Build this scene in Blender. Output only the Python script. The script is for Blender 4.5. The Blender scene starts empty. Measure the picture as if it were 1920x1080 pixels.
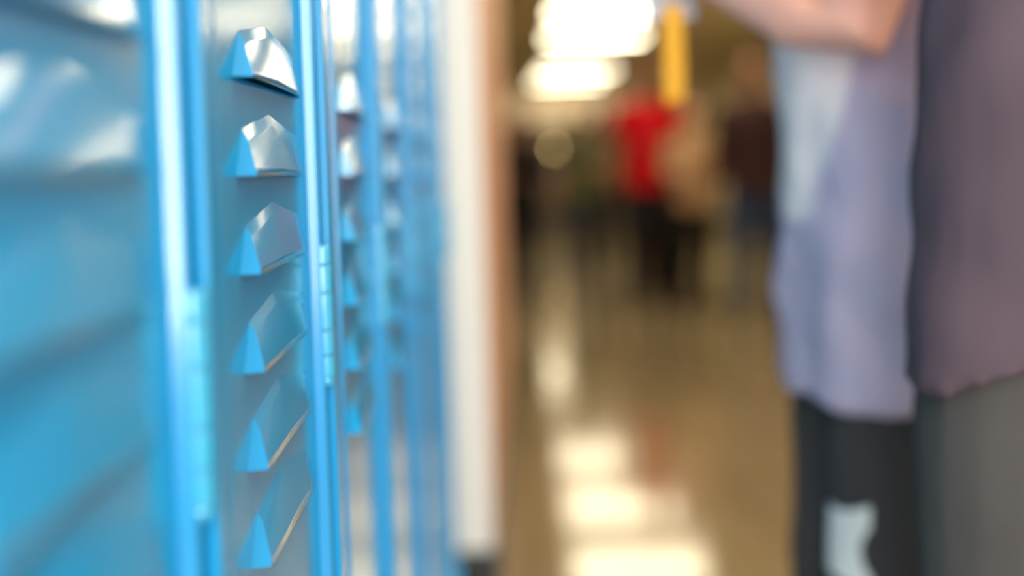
import bpy, bmesh, math, random
from mathutils import Vector, Matrix, Euler
random.seed(7)
sc = bpy.context.scene
C = sc.collection
R = math.radians

# ------------------------------------------------------------ camera, light, exposure
EYE = 0.95                       # lens height above the floor
LX = -0.142                      # face of the lockers
cd = bpy.data.cameras.new('camera'); cam = bpy.data.objects.new('camera', cd); C.objects.link(cam)
cd.sensor_width = 36.0; cd.lens = 42.75; cd.shift_y = -0.0637
cd.clip_start = 0.01
cam.location = (0, 0, EYE)
cam.matrix_world = Matrix.Translation((0, 0, EYE)) @ Matrix.Rotation(R(0.62), 4, 'Z') @ Matrix.Rotation(R(90 - 2.2), 4, 'X') @ Matrix.Rotation(R(-1.75), 4, 'Z')
cd.dof.use_dof = True; cd.dof.focus_distance = 0.688; cd.dof.aperture_fstop = 1.8
sc.camera = cam
sc.view_settings.view_transform = 'Standard'; sc.view_settings.look = 'None'
sc.view_settings.gamma = 1; sc.view_settings.use_curve_mapping = False
sc.view_settings.exposure = 0.55
try:
    sc.cycles.use_denoising = True
    sc.cycles.max_bounces = 8
except Exception: pass

w = bpy.data.worlds.new('daylight'); sc.world = w; w.use_nodes = True
w.node_tree.nodes['Background'].inputs[0].default_value = (0.95, 0.98, 1.0, 1)
w.node_tree.nodes['Background'].inputs[1].default_value = 1.1

def area(name, loc, target, sx, sy, power, col):
    l = bpy.data.lights.new(name, 'AREA'); l.shape = 'RECTANGLE'; l.size = sx; l.size_y = sy
    l.energy = power; l.color = col
    o = bpy.data.objects.new(name, l); C.objects.link(o); o.location = loc
    o.rotation_euler = (Vector(target) - Vector(loc)).to_track_quat('-Z', 'Y').to_euler()
    return o
area('entrance_daylight', (0.02, -2.3, 1.55), (0.30, 1.5, 0.95), 1.1, 2.0, 96, (1.0, 1.0, 0.92))
area('side_fill', (3.2, 0.6, 1.7), (0.0, 1.2, 0.9), 3.6, 2.0, 21, (0.92, 0.95, 1.0))  # unseen fill added to brighten the locker doors, no window there

# ------------------------------------------------------------ helpers
def lin(c):
    return tuple(((v / 255) / 12.92 if v / 255 <= 0.04045 else ((v / 255 + 0.055) / 1.055) ** 2.4) for v in c)
def mat(name, rgb, rough=0.5, metal=0.0, spec=0.5, noise=None, bump=None, coat=0.0, emit=None):
    m = bpy.data.materials.new(name); m.use_nodes = True
    nt = m.node_tree; b = nt.nodes['Principled BSDF']
    col = (*lin(rgb), 1)
    b.inputs['Base Color'].default_value = col
    b.inputs['Roughness'].default_value = rough; b.inputs['Metallic'].default_value = metal
    b.inputs['Specular IOR Level'].default_value = spec
    b.inputs['Coat Weight'].default_value = coat; b.inputs['Coat Roughness'].default_value = 0.06
    tc = nt.nodes.new('ShaderNodeTexCoord')
    if noise:
        n = nt.nodes.new('ShaderNodeTexNoise'); n.inputs['Scale'].default_value = noise[0]; n.inputs['Detail'].default_value = 4
        nt.links.new(tc.outputs['Object'], n.inputs['Vector'])
        mx = nt.nodes.new('ShaderNodeMix'); mx.data_type = 'RGBA'
        mx.inputs[6].default_value = col; mx.inputs[7].default_value = (*[v * noise[1] for v in col[:3]], 1)
        nt.links.new(n.outputs['Fac'], mx.inputs[0]); nt.links.new(mx.outputs[2], b.inputs['Base Color'])
    if bump:
        n = nt.nodes.new('ShaderNodeTexNoise'); n.inputs['Scale'].default_value = bump[0]; n.inputs['Detail'].default_value = 3
        nt.links.new(tc.outputs['Object'], n.inputs['Vector'])
        bp = nt.nodes.new('ShaderNodeBump'); bp.inputs['Strength'].default_value = bump[1]; bp.inputs['Distance'].default_value = bump[2]
        nt.links.new(n.outputs['Fac'], bp.inputs['Height']); nt.links.new(bp.outputs['Normal'], b.inputs['Normal'])
    if emit:
        b.inputs['Emission Color'].default_value = (*lin(emit[0]), 1); b.inputs['Emission Strength'].default_value = emit[1]
    return m

def link(name, bm, m, parent=None, smooth=False, loc=None):
    me = bpy.data.meshes.new(name); bm.normal_update(); bm.to_mesh(me); bm.free()
    if smooth:
        for p in me.polygons: p.use_smooth = True
    o = bpy.data.objects.new(name, me); C.objects.link(o)
    me.materials.append(m)
    if parent: o.parent = parent
    if loc: o.location = loc
    return o
def box(bm, x0, x1, y0, y1, z0, z1):
    vs = [bm.verts.new((x, y, z)) for x in (x0, x1) for y in (y0, y1) for z in (z0, z1)]
    for f in ((0, 1, 3, 2), (4, 6, 7, 5), (0, 4, 5, 1), (2, 3, 7, 6), (0, 2, 6, 4), (1, 5, 7, 3)):
        bm.faces.new([vs[i] for i in f])
def bevel(o, w_, seg=2):
    b = o.modifiers.new('bevel', 'BEVEL'); b.width = w_; b.segments = seg; b.limit_method = 'ANGLE'; b.angle_limit = R(25)
    for p in o.data.polygons: p.use_smooth = True
    if hasattr(o.data, 'set_sharp_from_angle'):
        pass
    n = o.modifiers.new('wn', 'WEIGHTED_NORMAL'); n.keep_sharp = True
def tag(o, label, cat, group=None):
    o['label'] = label; o['category'] = cat
    if group: o['group'] = group
def empty(name, loc, rz=0.0):
    o = bpy.data.objects.new(name, None); C.objects.link(o); o.location = loc; o.rotation_euler = (0, 0, rz)
    o.empty_display_size = 0.1
    return o
def struct(o): o['kind'] = 'structure'; return o
def lathe(bm, prof, cx, cy, seg=24):
    rings = []
    for r, z in prof:
        rings.append([bm.verts.new((cx + r * math.cos(2 * math.pi * i / seg), cy + r * math.sin(2 * math.pi * i / seg), z)) for i in range(seg)])
    for a, b in zip(rings, rings[1:]):
        for i in range(seg): bm.faces.new((a[i], a[(i + 1) % seg], b[(i + 1) % seg], b[i]))
    bm.faces.new(rings[0][::-1]); bm.faces.new(rings[-1])

# ------------------------------------------------------------ materials
M_paint = mat('blue_gloss_paint', (26, 156, 226), 0.17, spec=0.55, bump=(18, 0.05, 0.0015), coat=0.15)
M_inside = mat('locker_inside', (10, 60, 100), 0.5)
M_hinge = mat('painted_hinge', (52, 176, 226), 0.2, spec=0.8, coat=0.6)
M_steel = mat('brushed_steel', (190, 195, 195), 0.3, metal=1.0)
M_white = mat('white_wall_paint', (240, 243, 248), 0.6, noise=(3, 0.97))
M_tan = mat('tan_wall_paint', (224, 174, 148), 0.6, noise=(2, 0.93))
M_rwall = mat('cream_wall_paint', (208, 194, 152), 0.55, noise=(2, 0.93))
M_end = mat('pale_end_wall', (245, 226, 198), 0.6, noise=(2, 0.95))
M_dark = mat('black_vinyl', (26, 28, 32), 0.4)
M_glass = mat('dark_door_glass', (20, 18, 16), 0.12)
M_doorp = mat('brown_door_panel', (94, 80, 58), 0.35, noise=(2, 0.9))
M_dframe = mat('bronze_door_frame', (40, 32, 26), 0.35, metal=0.3)

def tiled(name, c1, c2, size, line, rough, w_=0.012, bumpy=0.0, spec=0.5):
    m = bpy.data.materials.new(name); m.use_nodes = True; nt = m.node_tree; b = nt.nodes['Principled BSDF']
    tc = nt.nodes.new('ShaderNodeTexCoord'); br = nt.nodes.new('ShaderNodeTexBrick')
    br.offset = 0.0; br.squash = 1.0
    br.inputs['Scale'].default_value = 1.0; br.inputs['Brick Width'].default_value = size; br.inputs['Row Height'].default_value = size
    br.inputs['Mortar Size'].default_value = w_ * 0.5
    br.inputs['Color1'].default_value = (*lin(c1), 1); br.inputs['Color2'].default_value = (*lin(c2), 1); br.inputs['Mortar'].default_value = (*lin(line), 1)
    nt.links.new(tc.outputs['Object'], br.inputs['Vector'])
    n = nt.nodes.new('ShaderNodeTexNoise'); n.inputs['Scale'].default_value = 90; n.inputs['Detail'].default_value = 3
    nt.links.new(tc.outputs['Object'], n.inputs['Vector'])
    mx = nt.nodes.new('ShaderNodeMix'); mx.data_type = 'RGBA'; mx.blend_type = 'MULTIPLY'; mx.inputs[0].default_value = 0.25
    nt.links.new(br.outputs['Color'], mx.inputs[6]); nt.links.new(n.outputs['Fac'], mx.inputs[7]); nt.links.new(mx.outputs[2], b.inputs['Base Color'])
    b.inputs['Roughness'].default_value = rough; b.inputs['Specular IOR Level'].default_value = spec
    if bumpy:
        n2 = nt.nodes.new('ShaderNodeTexNoise'); n2.inputs['Scale'].default_value = 2.5
        nt.links.new(tc.outputs['Object'], n2.inputs['Vector'])
        bp = nt.nodes.new('ShaderNodeBump'); bp.inputs['Strength'].default_value = bumpy; bp.inputs['Distance'].default_value = 0.01
        nt.links.new(n2.outputs['Fac'], bp.inputs['Height']); nt.links.new(bp.outputs['Normal'], b.inputs['Normal'])
    return m
M_floor = tiled('polished_floor_tile', (160, 144, 114), (152, 136, 106), 0.305, (118, 104, 78), 0.10, 0.004, 0.02, spec=0.5)
M_ceil = tiled('ceiling_tile', (226, 210, 176), (220, 204, 170), 0.61, (170, 156, 124), 0.85, 0.02)

# ------------------------------------------------------------ the setting
XR = 3.5; YE = 23.6; YB = -3.0; CH = 2.7; XF = -3.6
WX = -0.093                      # tan wall beyond the pillar
PY = 2.74                        # front of the white pillar
def sbox(name, m, *d):
    bm = bmesh.new(); box(bm, *d); return struct(link(name, bm, m))
sbox('floor', M_floor, XF, XR, YB, YE, -0.1, 0)
sbox('ceiling', M_ceil, XF, XR, YB, YE, CH, CH + 0.1)
sbox('wall_right', M_rwall, XR, XR + 0.12, YB, YE, 0, CH)
sbox('baseboard_right', M_dark, XR - 0.012, XR, YB, YE, 0, 0.1)
sbox('wall_left', M_white, -0.70, -0.56, YB, PY, 0, CH)
sbox('trim_1', M_white, -0.56, LX - 0.02, YB, 2.07, 1.86, CH)        # soffit over the lockers
sbox('pillar', M_white, -0.70, WX - 0.005, PY, PY + 0.3, 0, CH)
sbox('wall_corridor_left', M_tan, -0.70, WX, PY + 0.02, 5.6, 0, CH)
sbox('baseboard_pillar', M_dark, -0.70, WX + 0.001, PY - 0.012, PY + 0.04, 0, 0.1)
sbox('baseboard_left', M_dark, WX, WX + 0.012, PY + 0.03, 5.6, 0, 0.1)
sbox('wall_side_left', M_rwall, XF - 0.12, XF, 5.6, YE, 0, CH)
sbox('wall_side_return', M_tan, XF, -0.70, 5.5, 5.6, 0, CH)
# end wall with a wide double door opening
DX0, DX1, DH = -0.9, 3.3, 1.97
sbox('wall_end', M_end, XF, XR, YE, YE + 0.12, DH, CH)
sbox('wall_end_left', M_end, XF, DX0, YE, YE + 0.12, 0, DH)
sbox('wall_end_right', M_end, DX1, XR, YE, YE + 0.12, 0, DH)
nd = 4
for i in range(nd):
    x0 = DX0 + (DX1 - DX0) * i / nd; x1 = DX0 + (DX1 - DX0) * (i + 1) / nd
    r = struct(empty('door_%d' % (i + 1), ((x0 + x1) / 2, YE + 0.04, 0)))
    hw = (x1 - x0) / 2
    bm = bmesh.new()
    box(bm, -hw, -hw + 0.07, 0, 0.05, 0, DH); box(bm, hw - 0.07, hw, 0, 0.05, 0, DH)
    box(bm, -hw + 0.07, hw - 0.07, 0, 0.05, DH - 0.09, DH); box(bm, -hw + 0.07, hw - 0.07, 0, 0.05, 0, 0.25)
    link('door_frame', bm, M_dframe, r)
    bm = bmesh.new(); box(bm, -hw + 0.07, hw - 0.07, 0.02, 0.03, 0.25, DH - 0.09); link('door_panel', bm, M_doorp, r)
    bm = bmesh.new(); box(bm, -hw + 0.08, hw - 0.08, -0.05, -0.03, 0.98, 1.03)
    box(bm, -hw + 0.08, -hw + 0.11, -0.03, 0.0, 0.98, 1.03); box(bm, hw - 0.11, hw - 0.08, -0.03, 0.0, 0.98, 1.03)
    link('push_bar', bm, M_steel, r)

# ------------------------------------------------------------ ceiling lights
M_lamp = mat('lit_diffuser', (255, 240, 205), 0.5, emit=((255, 240, 203), 11.0))
M_lframe = mat('light_frame', (225, 222, 210), 0.5)
first = None
lamps = [(0.95, y) for y in (20.4, 15.5, 13.1, 11.0)] + [(0.95, y) for y in (7.6, 4.6, 1.4)] + [(2.86, 12.6), (0.85, 22.55)]
where = ['second from the end wall', 'third from the end wall', 'fourth from the end wall', 'above the crowd, fifth from the end wall',
         'over the middle of the hall', 'above the two near people', 'beside the near lockers', 'set apart from the row, close to the cream wall', 'farthest of all, nearest the end doors']
lamp_objs = []
for i, (x, y) in enumerate(lamps):
    if i == 0:
        t = empty('ceiling_light', (x, y, CH))
        bm = bmesh.new()
        box(bm, -0.62, 0.62, -0.32, -0.30, -0.03, 0); box(bm, -0.62, 0.62, 0.30, 0.32, -0.03, 0)
        box(bm, -0.62, -0.60, -0.30, 0.30, -0.03, 0); box(bm, 0.60, 0.62, -0.30, 0.30, -0.03, 0)
        fr = link('light_frame', bm, M_lframe, t)
        bm = bmesh.new(); box(bm, -0.60, 0.60, -0.30, 0.30, -0.022, -0.004); df = link('diffuser', bm, M_lamp, t)
        base = (t, fr, df)
    else:
        t = base[0].copy(); C.objects.link(t); t.location = (x, y, CH)
        for p in base[1:]:
            c = p.copy(); C.objects.link(c); c.parent = t
    tag(t, 'lit rectangular ceiling light, ' + where[i], 'ceiling light', 'ceiling lights of the hall')

t = empty('glint_disc', (0.62, YE + 0.055, 1.45)); t.rotation_euler = (R(90), 0, 0)  # glowing disc added for a glint off the end doors, no lamp there
bm = bmesh.new(); lathe(bm, [(0.055, 0.0), (0.055, 0.02), (0.045, 0.03), (0.038, 0.03)], 0, 0, 24); link('glint_rim', bm, M_dframe, t)
bm = bmesh.new(); lathe(bm, [(0.036, 0.028), (0.030, 0.040), (0.015, 0.047), (0.004, 0.048)], 0, 0, 24); link('lens', bm, mat('glowing_amber_glint', (240, 210, 150), 0.4, emit=((255, 214, 140), 13.0)), t)  # emissive amber cap is the glint itself
tag(t, 'small round amber glint on the end doors, a soft disc above the crowd', 'glint')

# ------------------------------------------------------------ lockers
PITCH = 0.315
A0 = 0.48                      # depth of the first hinge ridge
LV = [0.0532 - 0.0491 * k for k in range(6)]          # louver bottoms relative to the eye
LU0 = 0.119            # louver start measured from the ridge at the near side of the door
LU1 = LU0 + 0.170
DZ0, DZ1 = 0.12, 1.80

def door_bm():
    """front sheet with real slots behind the louvers, a raised ridge at the hinge edge and a lip at the other"""
    bm = bmesh.new()
    us = [(0.073, -0.012), (0.0735, 0.0), (0.074, 0.0026), (0.0755, 0.0034), (0.078, 0.0034), (0.0795, 0.0026), (0.081, 0.0), (LU0 + 0.018, 0.0), (LU1 - 0.004, 0.0),
          (0.3125, 0.0), (0.3130, 0.0005), (0.3140, 0.0058), (0.3150, 0.0070), (0.3170, 0.0074), (0.3195, 0.0074), (0.3215, 0.0060), (0.3222, -0.002), (0.3222, -0.012)]
    vs = {DZ0, DZ1}
    slots = []
    for l in LV:
        a = EYE + l + 0.0004; b = EYE + l + 0.016; vs |= {a, b}; slots.append((a, b))
    vs = sorted(vs)
    grid = [[bm.verts.new((n, u, v)) for v in vs] for u, n in us]
    for i in range(len(us) - 1):
        for j in range(len(vs) - 1):
            if us[i][0] == LU0 + 0.018 and any(abs(vs[j] - a) < 1e-6 for a, b in slots): continue
            bm.faces.new((grid[i][j], grid[i + 1][j], grid[i + 1][j + 1], grid[i][j + 1]))
    # top and bottom returns
    for j in (0, len(vs) - 1):
        ed = [bm.verts.new((-0.012, u, vs[j])) for u, n in us]
        for i in range(len(us) - 1):
            bm.faces.new((grid[i][j], grid[i + 1][j], ed[i + 1], ed[i]))
    bmesh.ops.recalc_face_normals(bm, faces=bm.faces)
    return bm
def louver_bm():
    """pressed vent: gabled top edge, steep band under it, face twisting out to an open lower edge, steep near end"""
    bm = bmesh.new()
    a = (0.0, 0.0, 0.0); b = (0.017, 0.0240, 0.0); p = (0.083, 0.0345, 0.0); c = (0.166, 0.0245, 0.0); d = (0.170, 0.0, 0.0)
    b2 = (0.0180, 0.0180, 0.0030); p2 = (0.083, 0.0283, 0.0014); c2 = (0.162, 0.0190, 0.0010)
    e = (0.005, 0.0, 0.0098); f = (0.163, 0.0, 0.0042)
    V = lambda q: bm.verts.new((q[2], q[0], q[1]))
    N = 12; M = 6
    def top(t, A, B, Cc): 
        return tuple(A[i] + (B[i] - A[i]) * t * 2 for i in range(3)) if t <= .5 else tuple(B[i] + (Cc[i] - B[i]) * (t * 2 - 1) for i in range(3))
    grid = []
    for i in range(N + 1):
        t = i / N
        up = top(t, b2, p2, c2); lo = tuple(e[k] + (f[k] - e[k]) * t for k in range(3)); col = []
        for j in range(M + 1):
            q = j / M
            col.append(V((up[0] + (lo[0] - up[0]) * q, up[1] + (lo[1] - up[1]) * q, up[2] + (lo[2] - up[2]) * q)))
        grid.append(col)
    for i in range(N):
        for j in range(M): bm.faces.new((grid[i][j], grid[i][j + 1], grid[i + 1][j + 1], grid[i + 1][j]))
    outer = [V(top(i / N, b, p, c)) for i in range(N + 1)]
    band = [V(top(i / N, b2, p2, c2)) for i in range(N + 1)]
    for i in range(N): bm.faces.new((outer[i], band[i], band[i + 1], outer[i + 1]))
    va = V(a); vd = V(d)
    bm.faces.new([V(a), V(e), V(b2), V(b)])
    bm.faces.new([vd, outer[-1]] + grid[-1])
    lip = [V((e[0] + (f[0] - e[0]) * i / N, 0.0010, (e[2] + (f[2] - e[2]) * i / N) * 0.92)) for i in range(N + 1)]
    for i in range(N): bm.faces.new((grid[i][M], lip[i], lip[i + 1], grid[i + 1][M]))
    bmesh.ops.recalc_face_normals(bm, faces=bm.faces)
    return bm
def body_bm():
    bm = bmesh.new(); d0 = -0.40
    box(bm, d0, -0.013, 0.015, 0.018, 0.0, 1.85)                    # near side
    box(bm, d0, -0.013, 0.327, 0.3295, 0.0, 1.85)                   # far side
    box(bm, d0, d0 + 0.002, 0.018, 0.327, 0.0, 1.85)
    box(bm, d0, -0.013, 0.018, 0.327, 1.848, 1.852)
    box(bm, d0, -0.013, 0.018, 0.327, 0.095, 0.10)
    box(bm, d0 + 0.002, -0.02, 0.018, 0.327, 1.50, 1.503)           # shelf
    box(bm, -0.02, -0.0045, 0.018, 0.3295, 0.0, 0.116)              # kick plate
    box(bm, -0.02, -0.0045, 0.018, 0.3295, 1.804, 1.85)             # head rail
    return bm
def stile_bm():
    # upright frame member that stands proud between the doors
    prof = [(-0.013, 0.022), (-0.002, 0.022), (0.0085, 0.0225), (0.0099, 0.0240), (0.0103, 0.027), (0.0098, 0.045), (0.0085, 0.0475), (-0.0045, 0.0480), (-0.0045, 0.0725), (-0.013, 0.0725)]
    bm = bmesh.new()
    lo = [bm.verts.new((n, u, 0.116)) for n, u in prof]; hi = [bm.verts.new((n, u, 1.804)) for n, u in prof]
    k = len(prof)
    for i in range(k): bm.faces.new((lo[i], lo[(i + 1) % k], hi[(i + 1) % k], hi[i]))
    bm.faces.new(lo[::-1]); bm.faces.new(hi)
    bmesh.ops.recalc_face_normals(bm, faces=bm.faces)
    return bm
def hinge_bm(z):
    bm = bmesh.new(); h = 0.088; r = 0.0058; cx, cy = 0.0075, 0.3205
    cuts = [0, 0.17, 0.36, 0.64, 0.85, 1.0]
    for a, b in zip(cuts, cuts[1:]):
        z0 = z - h / 2 + a * h + 0.0004; z1 = z - h / 2 + b * h - 0.0004
        lathe(bm, [(r - 0.0007, z0), (r, z0 + 0.0008), (r, z1 - 0.0008), (r - 0.0007, z1)], cx, cy, 20)
    lathe(bm, [(r * 0.55, z - h / 2), (r * 0.55, z + h / 2)], cx, cy, 12)
    return bm
def pin_bm(z):
    bm = bmesh.new(); r = 0.0050
    prof = [(max(0.0003, r * math.sin(t)), z - 0.046 - r * 0.9 * math.cos(t)) for t in [math.pi * i / 8 for i in range(9)]]
    lathe(bm, prof, 0.0075, 0.3205, 16); return bm
def handle_bm():
    bm = bmesh.new(); box(bm, 0.0, 0.004, 0.100, 0.145, 1.30, 1.44); return bm
def grip_bm():
    bm = bmesh.new(); box(bm, 0.004, 0.020, 0.116, 0.129, 1.33, 1.42); return bm

proto = None
def make_locker():
    t = empty('locker', (LX, 0, 0))
    link('body', body_bm(), M_paint, t)
    o = link('stile', stile_bm(), M_paint, t, smooth=False); bevel(o, 0.0006)
    dr = link('door', door_bm(), M_paint, t)
    s = dr.modifiers.new('thick', 'SOLIDIFY'); s.thickness = 0.0008; s.offset = -1
    for p in dr.data.polygons: p.use_smooth = False
    bevel(dr, 0.0003, 1)
    lm = louver_bm()
    lme = None
    for l in LV:
        if lme is None:
            lo = link('louver', lm, M_paint, dr); lme = lo.data
            for p in lme.polygons: p.use_smooth = True
        else:
            lo = bpy.data.objects.new('louver', lme); C.objects.link(lo); lo.parent = dr
        lo.location = (0, LU0, EYE + l)
    for z in (EYE - 0.0855, 1.66, 0.25):
        h = link('hinge', hinge_bm(z), M_hinge, t)
        bevel(h, 0.0002, 1)
        pn = link('hinge_pin', pin_bm(z), M_hinge, h, smooth=True)
    h = link('handle_plate', handle_bm(), M_steel, dr); bevel(h, 0.0015)
    h2 = link('handle', grip_bm(), M_steel, dr); bevel(h2, 0.003)
    return t
def copy_tree(o, parent=None):
    c = o.copy(); C.objects.link(c); c.parent = parent
    for ch in list(o.children): copy_tree(ch, c)
    return c
lk_labels = ['bright blue steel locker nearest the camera, cut off by the left edge',
             'bright blue steel locker in sharp focus, with crisp pentagonal vents',
             'bright blue steel locker just beyond the sharp hinge',
             'blurred blue steel locker, fourth along the row',
             'blurred blue steel locker, next to last before the white pillar',
             'blurred blue steel locker at the far end of the row, beside the white pillar']
protoL = make_locker()
for k in range(6):
    t = protoL if k == 0 else copy_tree(protoL)
    t.location = (LX, A0 + PITCH * (k - 1), 0)
    dd = R((0, 0, 1.2, 1.0, 1.3, 0.8)[k])                # doors turned slightly so their faces catch the ceiling light reflections
    dr_k = [c for c in t.children if c.name.startswith('door')][0]
    pv = Vector((0.0, 0.3205, 0.0))
    dr_k.matrix_local = Matrix.Translation(pv) @ Matrix.Rotation(dd, 4, 'Z') @ Matrix.Translation(-pv)
    tag(t, lk_labels[k], 'locker', 'row of blue lockers')

# ------------------------------------------------------------ people
def ring_loft(bm, rings, seg=28, cap=True):
    """rings: list of lists of points"""
    vr = [[bm.verts.new(p) for p in r] for r in rings]
    n = len(vr[0])
    for a, b in zip(vr, vr[1:]):
        for i in range(n): bm.faces.new((a[i], a[(i + 1) % n], b[(i + 1) % n], b[i]))
    if cap: bm.faces.new(vr[0][::-1]); bm.faces.new(vr[-1])
def ell_ring(cx, cy, cz, rx, ry, tilt=(0, 0), seg=32, sq=2.3):
    out = []
    for i in range(seg):
        t = 2 * math.pi * i / seg; c, s = math.cos(t), math.sin(t)
        x = rx * math.copysign(abs(c) ** (2 / sq), c); y = ry * math.copysign(abs(s) ** (2 / sq), s)
        out.append((cx + x, cy + y, cz + tilt[0] * x + tilt[1] * y))
    return out
def torso(bm, rows, tilt0=(0, 0), tilt1=(0, 0)):
    n = len(rows); rs = []
    for k, (z, rx, ry, yo) in enumerate(rows):
        f = 1 - k / (n - 1)
        rs.append(ell_ring(0, yo, z, rx, ry, (tilt0[0] * f, tilt0[1] * f)))
    ring_loft(bm, rs)
def tube(bm, pts, rad, seg=16, round_ends=True, flat=1.0):
    """tapered tube through points with radii, hemispherical or flat ends"""
    pts = [Vector(p) for p in pts]
    P, Q = list(pts), list(rad)
    if round_ends:
        d0 = (pts[0] - pts[1]).normalized(); d1 = (pts[-1] - pts[-2]).normalized()
        pre = [(pts[0] + d0 * rad[0] * math.sin(a), rad[0] * math.cos(a)) for a in (1.45, 1.1, 0.7, 0.35)]
        post = [(pts[-1] + d1 * rad[-1] * math.sin(a), rad[-1] * math.cos(a)) for a in (0.35, 0.7, 1.1, 1.45)]
        P = [p for p, _ in pre] + P + [p for p, _ in post]; Q = [r for _, r in pre] + Q + [r for _, r in post]
    rings = []; ref = None
    for i, p in enumerate(P):
        d = (P[min(i + 1, len(P) - 1)] - P[max(i - 1, 0)]).normalized()
        if ref is None: ref = Vector((1, 0, 0)) if abs(d.x) < 0.8 else Vector((0, 1, 0))
        u = (ref - d * ref.dot(d)).normalized(); v = d.cross(u); ref = u
        rings.append([tuple(p + (u * math.cos(2 * math.pi * k / seg) + v * math.sin(2 * math.pi * k / seg) * flat) * Q[i]) for k in range(seg)])
    ring_loft(bm, rings)
def ellipsoid(bm, c, r, rot=None):
    m = Matrix.Translation(c) @ (rot.to_matrix().to_4x4() if rot else Matrix.Identity(4)) @ Matrix.Diagonal((*r, 1))
    bmesh.ops.create_uvsphere(bm, u_segments=20, v_segments=14, radius=1.0, matrix=m)
def fuse(name, bm, m, parent, voxel, smooth_n=3, disp=None):
    """join overlapping closed shapes into one continuous skin"""
    bmesh.ops.recalc_face_normals(bm, faces=bm.faces)
    o = link(name, bm, m, None)
    rm = o.modifiers.new('r', 'REMESH'); rm.mode = 'VOXEL'; rm.voxel_size = voxel; rm.use_smooth_shade = True
    s = o.modifiers.new('s', 'SMOOTH'); s.factor = 0.5; s.iterations = smooth_n
    if disp:
        tx = bpy.data.textures.new(name + '_fold', 'CLOUDS'); tx.noise_scale = disp[0]; tx.noise_depth = 1
        d = o.modifiers.new('d', 'DISPLACE'); d.texture = tx; d.strength = disp[1]; d.mid_level = 0.5; d.texture_coords = 'LOCAL'
    bpy.context.view_layer.update()
    ev = o.evaluated_get(bpy.context.evaluated_depsgraph_get())
    me = bpy.data.meshes.new_from_object(ev)
    old = o.data; o.modifiers.clear(); o.data = me; bpy.data.meshes.remove(old)
    for p in me.polygons: p.use_smooth = True
    if not me.materials: me.materials.append(m)
    o.parent = parent
    return o
def frame_from(d, up):
    d = d.normalized(); s = d.cross(up).normalized(); u = s.cross(d).normalized(); return d, s, u
def hand(bm, wrist, direction, palm_n, side, curl, sc_=1.0):
    """palm, four bent fingers of unequal length, thumb from the side of the palm. palm_n: palm's facing; side: +1/-1 where the thumb leaves"""
    d = Vector(direction).normalized(); n = Vector(palm_n); n = (n - d * n.dot(d)).normalized(); s = d.cross(n) * side
    W = Vector(wrist); k = sc_
    pc = W + d * 0.05 * k
    rot = Matrix((s, d, n)).transposed().to_quaternion()
    ellipsoid(bm, pc, (0.041 * k, 0.056 * k, 0.016 * k), rot)
    for q, (off, ln, r) in enumerate(((0.030, 0.072, 0.0088), (0.011, 0.080, 0.0092), (-0.010, 0.074, 0.0088), (-0.029, 0.058, 0.0078))):
        b = W + d * (0.088 - 0.004 * abs(q - 1)) * k + s * off * k
        a = curl * (0.9 + 0.12 * q)
        d1 = (d * math.cos(a * .5) + n * math.sin(a * .5)); d2 = (d * math.cos(a * 1.3) + n * math.sin(a * 1.3)); d3 = (d * math.cos(a * 1.9) + n * math.sin(a * 1.9))
        p1 = b + d1 * ln * .46 * k; p2 = p1 + d2 * ln * .32 * k; p3 = p2 + d3 * ln * .24 * k
        tube(bm, [b - d * .018 * k, b, p1, p2, p3], [r * 1.05 * k, r * k, r * .95 * k, r * .88 * k, r * .75 * k], 10)
    b = W + d * 0.028 * k + s * 0.030 * k
    t1 = b + (d * .55 + s * .65 + n * .45).normalized() * 0.040 * k
    t2 = t1 + (d * .85 + s * .15 + n * .5).normalized() * 0.030 * k
    t3 = t2 + (d * .9 - s * .1 + n * .4).normalized() * 0.022 * k
    tube(bm, [b, t1, t2, t3], [0.014 * k, 0.0108 * k, 0.0100 * k, 0.0080 * k], 10)

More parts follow.
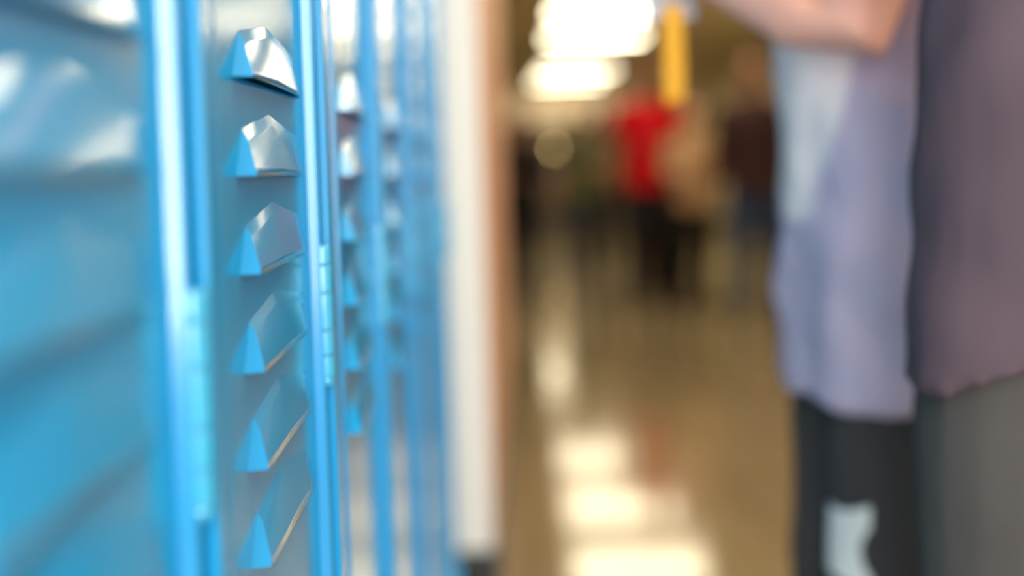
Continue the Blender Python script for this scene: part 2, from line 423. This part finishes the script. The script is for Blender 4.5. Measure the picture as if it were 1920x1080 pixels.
def person(loc, rz, H, skin, hairc, label, shirt, pants, shoes, arms, stride=0.0, voxel=0.014, group=None, hair='short', hem=0.82, shorts=False, long_sleeve=False, hemtilt=(0, 0), girth=1.0, folds=None, vox_c=None, legs_spread=0.0, shirt_flare=0.0, leg_fwd=0.0, leg_r=1.0):
    """local frame: faces +Y, x to its right. arms: [(elbow, wrist, hand_dir, palm_n, curl)] for right (+x) then left"""
    s = H / 1.75
    t = empty('person', loc, rz)
    t.scale = (1, 1, 1)
    S = lambda p: (p[0] * s, p[1] * s, p[2] * s)
    bm = bmesh.new(); g = girth
    # trunk
    torso(bm, [(z * s, rx * s * g, ry * s * g, yo * s) for z, rx, ry, yo in
               [(0.83, .10, .085, 0), (0.88, .165, .115, -.005), (0.96, .168, .115, -.008), (1.06, .142, .10, 0), (1.16, .150, .102, .004), (1.28, .170, .115, .006), (1.38, .175, .105, 0), (1.44, .13, .08, -.004), (1.475, .06, .058, -.004)]])
    tube(bm, [S((0, -.01, 1.42)), S((0, 0.0, 1.54))], [.060 * s, .054 * s])
    # head
    ellipsoid(bm, S((0, .015, 1.655)), (.074 * s, .092 * s, .098 * s))
    ellipsoid(bm, S((0, .035, 1.590)), (.055 * s, .062 * s, .062 * s))          # jaw
    tube(bm, [S((0, .100, 1.660)), S((0, .121, 1.622))], [.009 * s, .014 * s], 10)      # nose
    ellipsoid(bm, S((0, .094, 1.583)), (.024 * s, .010 * s, .010 * s))          # lips
    ellipsoid(bm, S((0, .083, 1.555)), (.022 * s, .018 * s, .016 * s))          # chin
    for q in (-1, 1):
        ellipsoid(bm, S((q * .076, .005, 1.635)), (.010 * s, .020 * s, .032 * s))   # ears
        ellipsoid(bm, S((q * .032, .093, 1.677)), (.020 * s, .010 * s, .007 * s))   # brows
        ellipsoid(bm, S((q * .040, .075, 1.620)), (.020 * s, .022 * s, .020 * s))   # cheeks
    # arms
    for q, arm in zip((1, -1), arms):
        el, wr, hd, pn, cu = arm
        sh = (q * .185, 0, 1.405)
        mid = [(sh[i] + el[i]) / 2 for i in range(3)]; fm = [el[i] * .65 + wr[i] * .35 for i in range(3)]
        tube(bm, [S((q * .12, 0, 1.40)), S(sh), S(mid), S(el), S(fm), S(wr)], [.058 * s, .056 * s, .049 * s, .040 * s, .041 * s, .027 * s])
        hand(bm, S(wr), hd, pn, 1 if q > 0 else -1, cu, s)
    # legs
    feet = []
    for q, st in ((1, stride), (-1, -stride)):
        hip = (q * .09, 0, .88); kn = (q * (.10 + legs_spread * .5), .03 + st * .5 + leg_fwd, .48); an = (q * (.11 + legs_spread), -.02 + st, .085)
        cf = (q * (.105 + legs_spread * .6), -.03 + st * .72, .34)
        tube(bm, [S(hip), S((hip[0] * .5 + kn[0] * .5, kn[1] * .5, .68)), S(kn), S(cf), S(an)], [.086 * s * leg_r, .074 * s * leg_r, .055 * s, .054 * s, .036 * s])
        tube(bm, [S(an), S((an[0], an[1] + .10, .045)), S((an[0] + q * .01, an[1] + .17, .03))], [.038 * s, .034 * s, .024 * s])
        feet.append((hip, kn, cf, an))
    fuse('body', bm, skin, t, voxel, 3)
    vc = vox_c or voxel
    # shirt
    bm = bmesh.new(); e = .014 + (vc * .4)
    rows = [(hem, .178 + shirt_flare, .128 + shirt_flare * .1, -.005), (0.90, .180 + shirt_flare * .8, .128 + shirt_flare * .1, -.008), (1.00, .172 + shirt_flare * .5, .124, -.004), (1.12, .168, .119, .004), (1.26, .184, .130, .006), (1.37, .188, .120, 0), (1.43, .150, .095, -.004), (1.468, .085, .078, -.004)]
    torso(bm, [(z * s, rx * s * g, ry * s * g, yo * s) for z, rx, ry, yo in rows], hemtilt)
    for q, arm in zip((1, -1), arms):
        el, wr = arm[0], arm[1]; sh = (q * .185, 0, 1.405)
        if long_sleeve:
            tube(bm, [S((q * .10, 0, 1.39)), S(sh), S(el), S([el[i] * .5 + wr[i] * .5 for i in range(3)]), S([el[i] * .08 + wr[i] * .92 for i in range(3)])], [.068 * s, .072 * s, .055 * s, .048 * s, .040 * s], round_ends=False)
        else:
            mid = [sh[i] * .38 + el[i] * .62 for i in range(3)]
            tube(bm, [S((q * .10, 0, 1.39)), S(sh), S(mid)], [.068 * s, .074 * s, .070 * s], round_ends=False)
    fuse('shirt', bm, shirt, t, vc, 2, folds)
    # trousers or shorts
    bm = bmesh.new()
    torso(bm, [(z * s, rx * s * g, ry * s * g, yo * s) for z, rx, ry, yo in [(0.82, .15, .10, 0), (0.86, .172, .120, -.005), (0.93, .174, .122, -.008), (1.02, .156, .112, -.003)]])
    for hip, kn, cf, an in feet:
        if shorts:
            kk = [kn[0], kn[1] - .01, kn[2] - .085]
            tube(bm, [S(hip), S((hip[0] * .5 + kn[0] * .5, kn[1] * .5, .68)), S(kk)], [.098 * s * leg_r, .098 * s * leg_r, .098 * s * leg_r], round_ends=False)
        else:
            tube(bm, [S(hip), S((hip[0] * .5 + kn[0] * .5, kn[1] * .5, .68)), S(kn), S(cf), S((an[0], an[1], .07))], [.094 * s * leg_r, .090 * s * leg_r, .074 * s * leg_r, .068 * s, .062 * s], round_ends=False)
    fuse('shorts' if shorts else 'trousers', bm, pants, t, vc, 2, (folds[0], folds[1] * 0.3) if folds else None)
    # shoes
    for hip, kn, cf, an in feet:
        bm = bmesh.new()
        tube(bm, [S((an[0], an[1] - .035, .045)), S((an[0], an[1] + .06, .048)), S((an[0] + .005, an[1] + .15, .038)), S((an[0] + .008, an[1] + .19, .034))], [.040 * s, .044 * s, .043 * s, .030 * s], flat=0.95)
        tube(bm, [S((an[0], an[1], .05)), S((an[0], an[1], .10))], [.044 * s, .044 * s], round_ends=False)
        for v in bm.verts: v.co.z = max(v.co.z, 0.001)
        fuse('shoe', bm, shoes, t, max(voxel, .010) * .8, 1)
    # hair
    bm = bmesh.new()
    ellipsoid(bm, S((0, -.012, 1.682)), (.084 * s, .094 * s, .086 * s))
    if hair == 'long':
        tube(bm, [S((0, -.05, 1.69)), S((0, -.075, 1.58)), S((0, -.085, 1.44))], [.080 * s, .078 * s, .060 * s], flat=0.6)
    else:
        ellipsoid(bm, S((0, -.040, 1.64)), (.074 * s, .065 * s, .070 * s))
    fuse('hair', bm, hairc, t, voxel, 2)
    for q in (-1, 1):
        bm = bmesh.new(); ellipsoid(bm, S((q * .031, .101, 1.655)), (.011 * s, .007 * s, .006 * s)); link('eye', bm, M_eye, t, smooth=True)
    tag(t, label, 'person', group)
    return t

M_eye = mat('eye_white', (210, 205, 200), 0.2)
def cloth(name, rgb, rough=0.85): return mat(name, rgb, rough, spec=0.2, noise=(14, 0.85), bump=(320, 0.25, 0.001))
def skinm(name, rgb): return mat(name, rgb, 0.5, noise=(20, 0.9))
sk_a = skinm('warm_skin', (252, 182, 160)); sk_b = skinm('brown_skin', (150, 100, 70)); sk_c = skinm('tan_skin', (196, 145, 112))
hr_b = mat('black_hair', (25, 20, 18), 0.5); hr_n = mat('brown_hair', (70, 48, 32), 0.5); hr_y = mat('fair_hair', (150, 120, 75), 0.5)

def masked(name, base, over, build, rough=0.85):
    """cloth with a printed area; build(nt, sep) returns the mask socket"""
    m = cloth(name, base, rough); nt = m.node_tree; b = nt.nodes['Principled BSDF']
    src = b.inputs['Base Color'].links[0].from_socket
    tc = nt.nodes.new('ShaderNodeTexCoord'); sp = nt.nodes.new('ShaderNodeSeparateXYZ'); nt.links.new(tc.outputs['Object'], sp.inputs[0])
    def mth(op, a, b_=None, c=None):
        n = nt.nodes.new('ShaderNodeMath'); n.operation = op
        for i, v in enumerate((a, b_, c)):
            if v is None: continue
            if isinstance(v, (int, float)): n.inputs[i].default_value = v
            else: nt.links.new(v, n.inputs[i])
        return n.outputs[0]
    fac = build(mth, sp)
    mx = nt.nodes.new('ShaderNodeMix'); mx.data_type = 'RGBA'; mx.inputs[7].default_value = (*lin(over), 1)
    nt.links.new(src, mx.inputs[6]); nt.links.new(fac, mx.inputs[0]); nt.links.new(mx.outputs[2], b.inputs['Base Color'])
    return m
# near people: positions in the hall
AX, AY = 0.43, 1.45
def smooth_lt(mth, v, edge, wd):            # 1 below the edge
    return mth('MULTIPLY_ADD', mth('SUBTRACT', v, edge), -1.0 / wd, 0.5)
def clampf(mth, v): return mth('MINIMUM', mth('MAXIMUM', v, 0.0), 1.0)
def print_mask(mth, sp):
    # local y = AX - worldX ; the print covers the front of the shirt, rounded at its lower end
    y, z = sp.outputs[1], sp.outputs[2]
    edge = mth('MULTIPLY_ADD', mth('SUBTRACT', z, 0.885), -0.22, 0.108)     # slanting side
    side = clampf(mth, mth('MULTIPLY', mth('SUBTRACT', y, edge), 120.0))
    low = mth('ADD', mth('MULTIPLY', mth('POWER', mth('ABSOLUTE', mth('SUBTRACT', y, 0.135)), 2.0), 14.0), 0.880)
    bot = clampf(mth, mth('MULTIPLY', mth('SUBTRACT', z, low), 120.0))
    return mth('MULTIPLY', side, bot)
def logo_mask(mth, sp):
    y = mth('SUBTRACT', sp.outputs[1], 0.105); z = mth('SUBTRACT', sp.outputs[2], 0.533)
    waist = mth('MINIMUM', mth('MULTIPLY_ADD', mth('POWER', mth('ABSOLUTE', z), 2.0), 12.0, 0.028), 0.037)
    a = clampf(mth, mth('MULTIPLY', mth('SUBTRACT', waist, mth('ABSOLUTE', y)), 400.0))
    top = mth('MINIMUM', mth('MULTIPLY_ADD', mth('POWER', mth('ABSOLUTE', y), 2.0), 14.0, 0.038), 0.052)
    b = clampf(mth, mth('MULTIPLY', mth('SUBTRACT', top, mth('ABSOLUTE', z)), 400.0))
    near = clampf(mth, mth('MULTIPLY', mth('SUBTRACT', 0.02, sp.outputs[0]), 100.0))
    return mth('MULTIPLY', mth('MULTIPLY', a, b), near)
shirtA = masked('blue_tee_with_white_print', (212, 194, 218), (255, 238, 238), print_mask)
shortsA = masked('black_shorts_with_white_emblem', (74, 70, 70), (250, 246, 240), logo_mask)
shirtB = cloth('plum_grey_tee', (92, 75, 84)); trB = cloth('charcoal_trousers', (78, 74, 72))
shoeM = mat('dark_shoe', (40, 40, 42), 0.5); shoeW = mat('white_shoe', (200, 200, 200), 0.5)

# person in the pale blue shirt, facing the lockers (local +Y -> world -X)
# left arm (local -x) is the one towards the camera
A_arms = [((.24, .14, 1.26), (.16, .27, 1.42), (-.2, .3, .9), (-.6, -.3, .6), .9),
          ((-.235, .100, 1.112), (-.075, .222, 1.205), (.15, .40, .9), (.7, .5, -.2), .9)]
A = person((AX, AY, 0), R(90), 1.70, sk_a, hr_n, 'person in a pale blue shirt with white print and black shorts, facing the lockers', shirtA, shortsA, shoeW,
           A_arms, voxel=0.008, hem=0.705, shorts=True, vox_c=0.008, folds=(0.10, 0.028), shirt_flare=.024, girth=1.0, leg_fwd=.0, leg_r=.87)
B_arms = [((.215, .05, 1.15), (.08, .15, 1.30), (-.5, .2, .8), (0, -.5, .2), .9),
          ((-.215, .05, 1.15), (-.08, .15, 1.30), (.5, .2, .8), (0, -.5, .2), .9)]
B = person((0.485, 0.93, 0), R(0), 1.78, sk_c, hr_b, 'person seen from behind in a plum grey shirt and charcoal trousers at the right edge', shirtB, trB, shoeM,
           B_arms, voxel=0.010, hem=0.852, vox_c=0.008, folds=(0.12, 0.028), hemtilt=(0.46, 0), shirt_flare=.014, leg_r=.95)

# phone and lanyard held by the person in blue
M_phone = mat('silver_phone', (205, 210, 225), 0.25, metal=0.4); M_yel = cloth('yellow_webbing', (238, 170, 45), 0.6)

ph = empty('phone', (0.170, 1.435, 1.197), 0); ph.rotation_euler = (R(-5), R(-6), R(35))
bm = bmesh.new(); box(bm, -0.036, 0.036, -0.0045, 0.0045, -0.072, 0.072); o = link('phone_case', bm, M_phone, ph); bevel(o, 0.003)
bm = bmesh.new(); box(bm, -0.033, 0.033, 0.0045, 0.0052, -0.068, 0.068); link('phone_screen', bm, M_glass, ph)
tag(ph, 'silver phone held in the raised hand of the person in blue', 'phone')
bm = bmesh.new()
def strap(x0, y0, pts, wd, th):
    ra = []
    for x, y, z in pts:
        ra.append([bm.verts.new(v) for v in ((x - wd / 2, y, z), (x + wd / 2, y, z), (x + wd / 2, y + th, z), (x - wd / 2, y + th, z))])
    for a_, b_ in zip(ra, ra[1:]):
        for i in range(4): bm.faces.new((a_[i], a_[(i + 1) % 4], b_[(i + 1) % 4], b_[i]))
    bm.faces.new(ra[0][::-1]); bm.faces.new(ra[-1])
strap(0, 0, [(0, 0, 0), (0.000, 0.001, -0.04), (0.001, 0.003, -0.08), (0.000, 0.006, -0.105), (0, 0.010, -0.112), (0, 0.014, -0.105), (0.001, 0.015, -0.06), (0.001, 0.010, 0.0)], 0.024, 0.0014)
bmesh.ops.recalc_face_normals(bm, faces=bm.faces)
ly = empty('lanyard', (0.178, 1.418, 1.142))
link('strap', bm, M_yel, ly)
bm = bmesh.new(); tube(bm, [(0.0, 0.005, 0.002), (0.006, 0.008, 0.012)], [0.006, 0.004], 10); link('clip', bm, M_steel, ly)
tag(ly, 'yellow lanyard strap hanging from the hand that holds the phone', 'lanyard')

# ------------------------------------------------------------ people far down the hall
def hang(q): return ((q * .23, -.02, 1.13), (q * .245, .04, .89), (0, .15, -1), (-q, 0, 0), .35)
def bent(q): return ((q * .23, -.02, 1.14), (q * .12, .20, 1.12), (-q * .4, .7, .2), (0, -.3, -1), .6)
far = [
 # x, depth, height, facing, skin, hair, label, shirt, trousers, stride, style
 (-0.02, 9.3, 1.42, 170, sk_b, hr_b, 'short person in black clothes beside the tan wall', (30, 27, 26), (26, 26, 30), .05, 'long', True, (1, 1)),
 (0.50, 10.6, 1.50, 190, sk_c, hr_n, 'person in an olive green top and grey trousers', (112, 118, 84), (66, 70, 78), .0, 'short', False, (0, 1)),
 (0.78, 12.2, 1.60, 10, sk_b, hr_b, 'person in a brown top, just left of the red shirt', (84, 62, 46), (38, 36, 34), .08, 'short', True, (0, 0)),
 (0.90, 8.8, 1.74, 175, sk_b, hr_b, 'person in a bright red shirt and black trousers', (196, 8, 24), (30, 32, 34), .05, 'short', False, (0, 1)),
 (1.10, 9.6, 1.58, 0, sk_c, hr_b, 'person in dark green with brown trousers, right behind the red shirt', (40, 46, 38), (84, 58, 40), .04, 'long', True, (1, 0)),
 (1.17, 8.5, 1.42, 200, sk_c, hr_y, 'person in a beige shirt and black trousers, right of the red shirt', (186, 148, 112), (28, 28, 26), .0, 'long', True, (1, 1)),
 (1.46, 7.7, 1.66, 160, sk_b, hr_b, 'person in a maroon black jacket and blue jeans', (62, 40, 40), (44, 62, 92), .14, 'short', True, (0, 0)),
 (2.35, 11.5, 1.66, 185, sk_c, hr_n, 'person in a khaki shirt near the cream wall', (150, 128, 84), (70, 58, 44), .05, 'short', False, (0, 0)),
]
for x, y, H, az, sk, hr, lab, cs, cp, st, hs, ls, bn in far:
    arms = [bent(1) if bn[0] else hang(1), bent(-1) if bn[1] else hang(-1)]
    person((x, y, 0), R(az), H, sk, hr, lab, cloth('cloth_top', cs), cloth('cloth_legs', cp), shoeM, arms, stride=st, voxel=0.013, hair=hs, long_sleeve=ls, group='people down the hall')
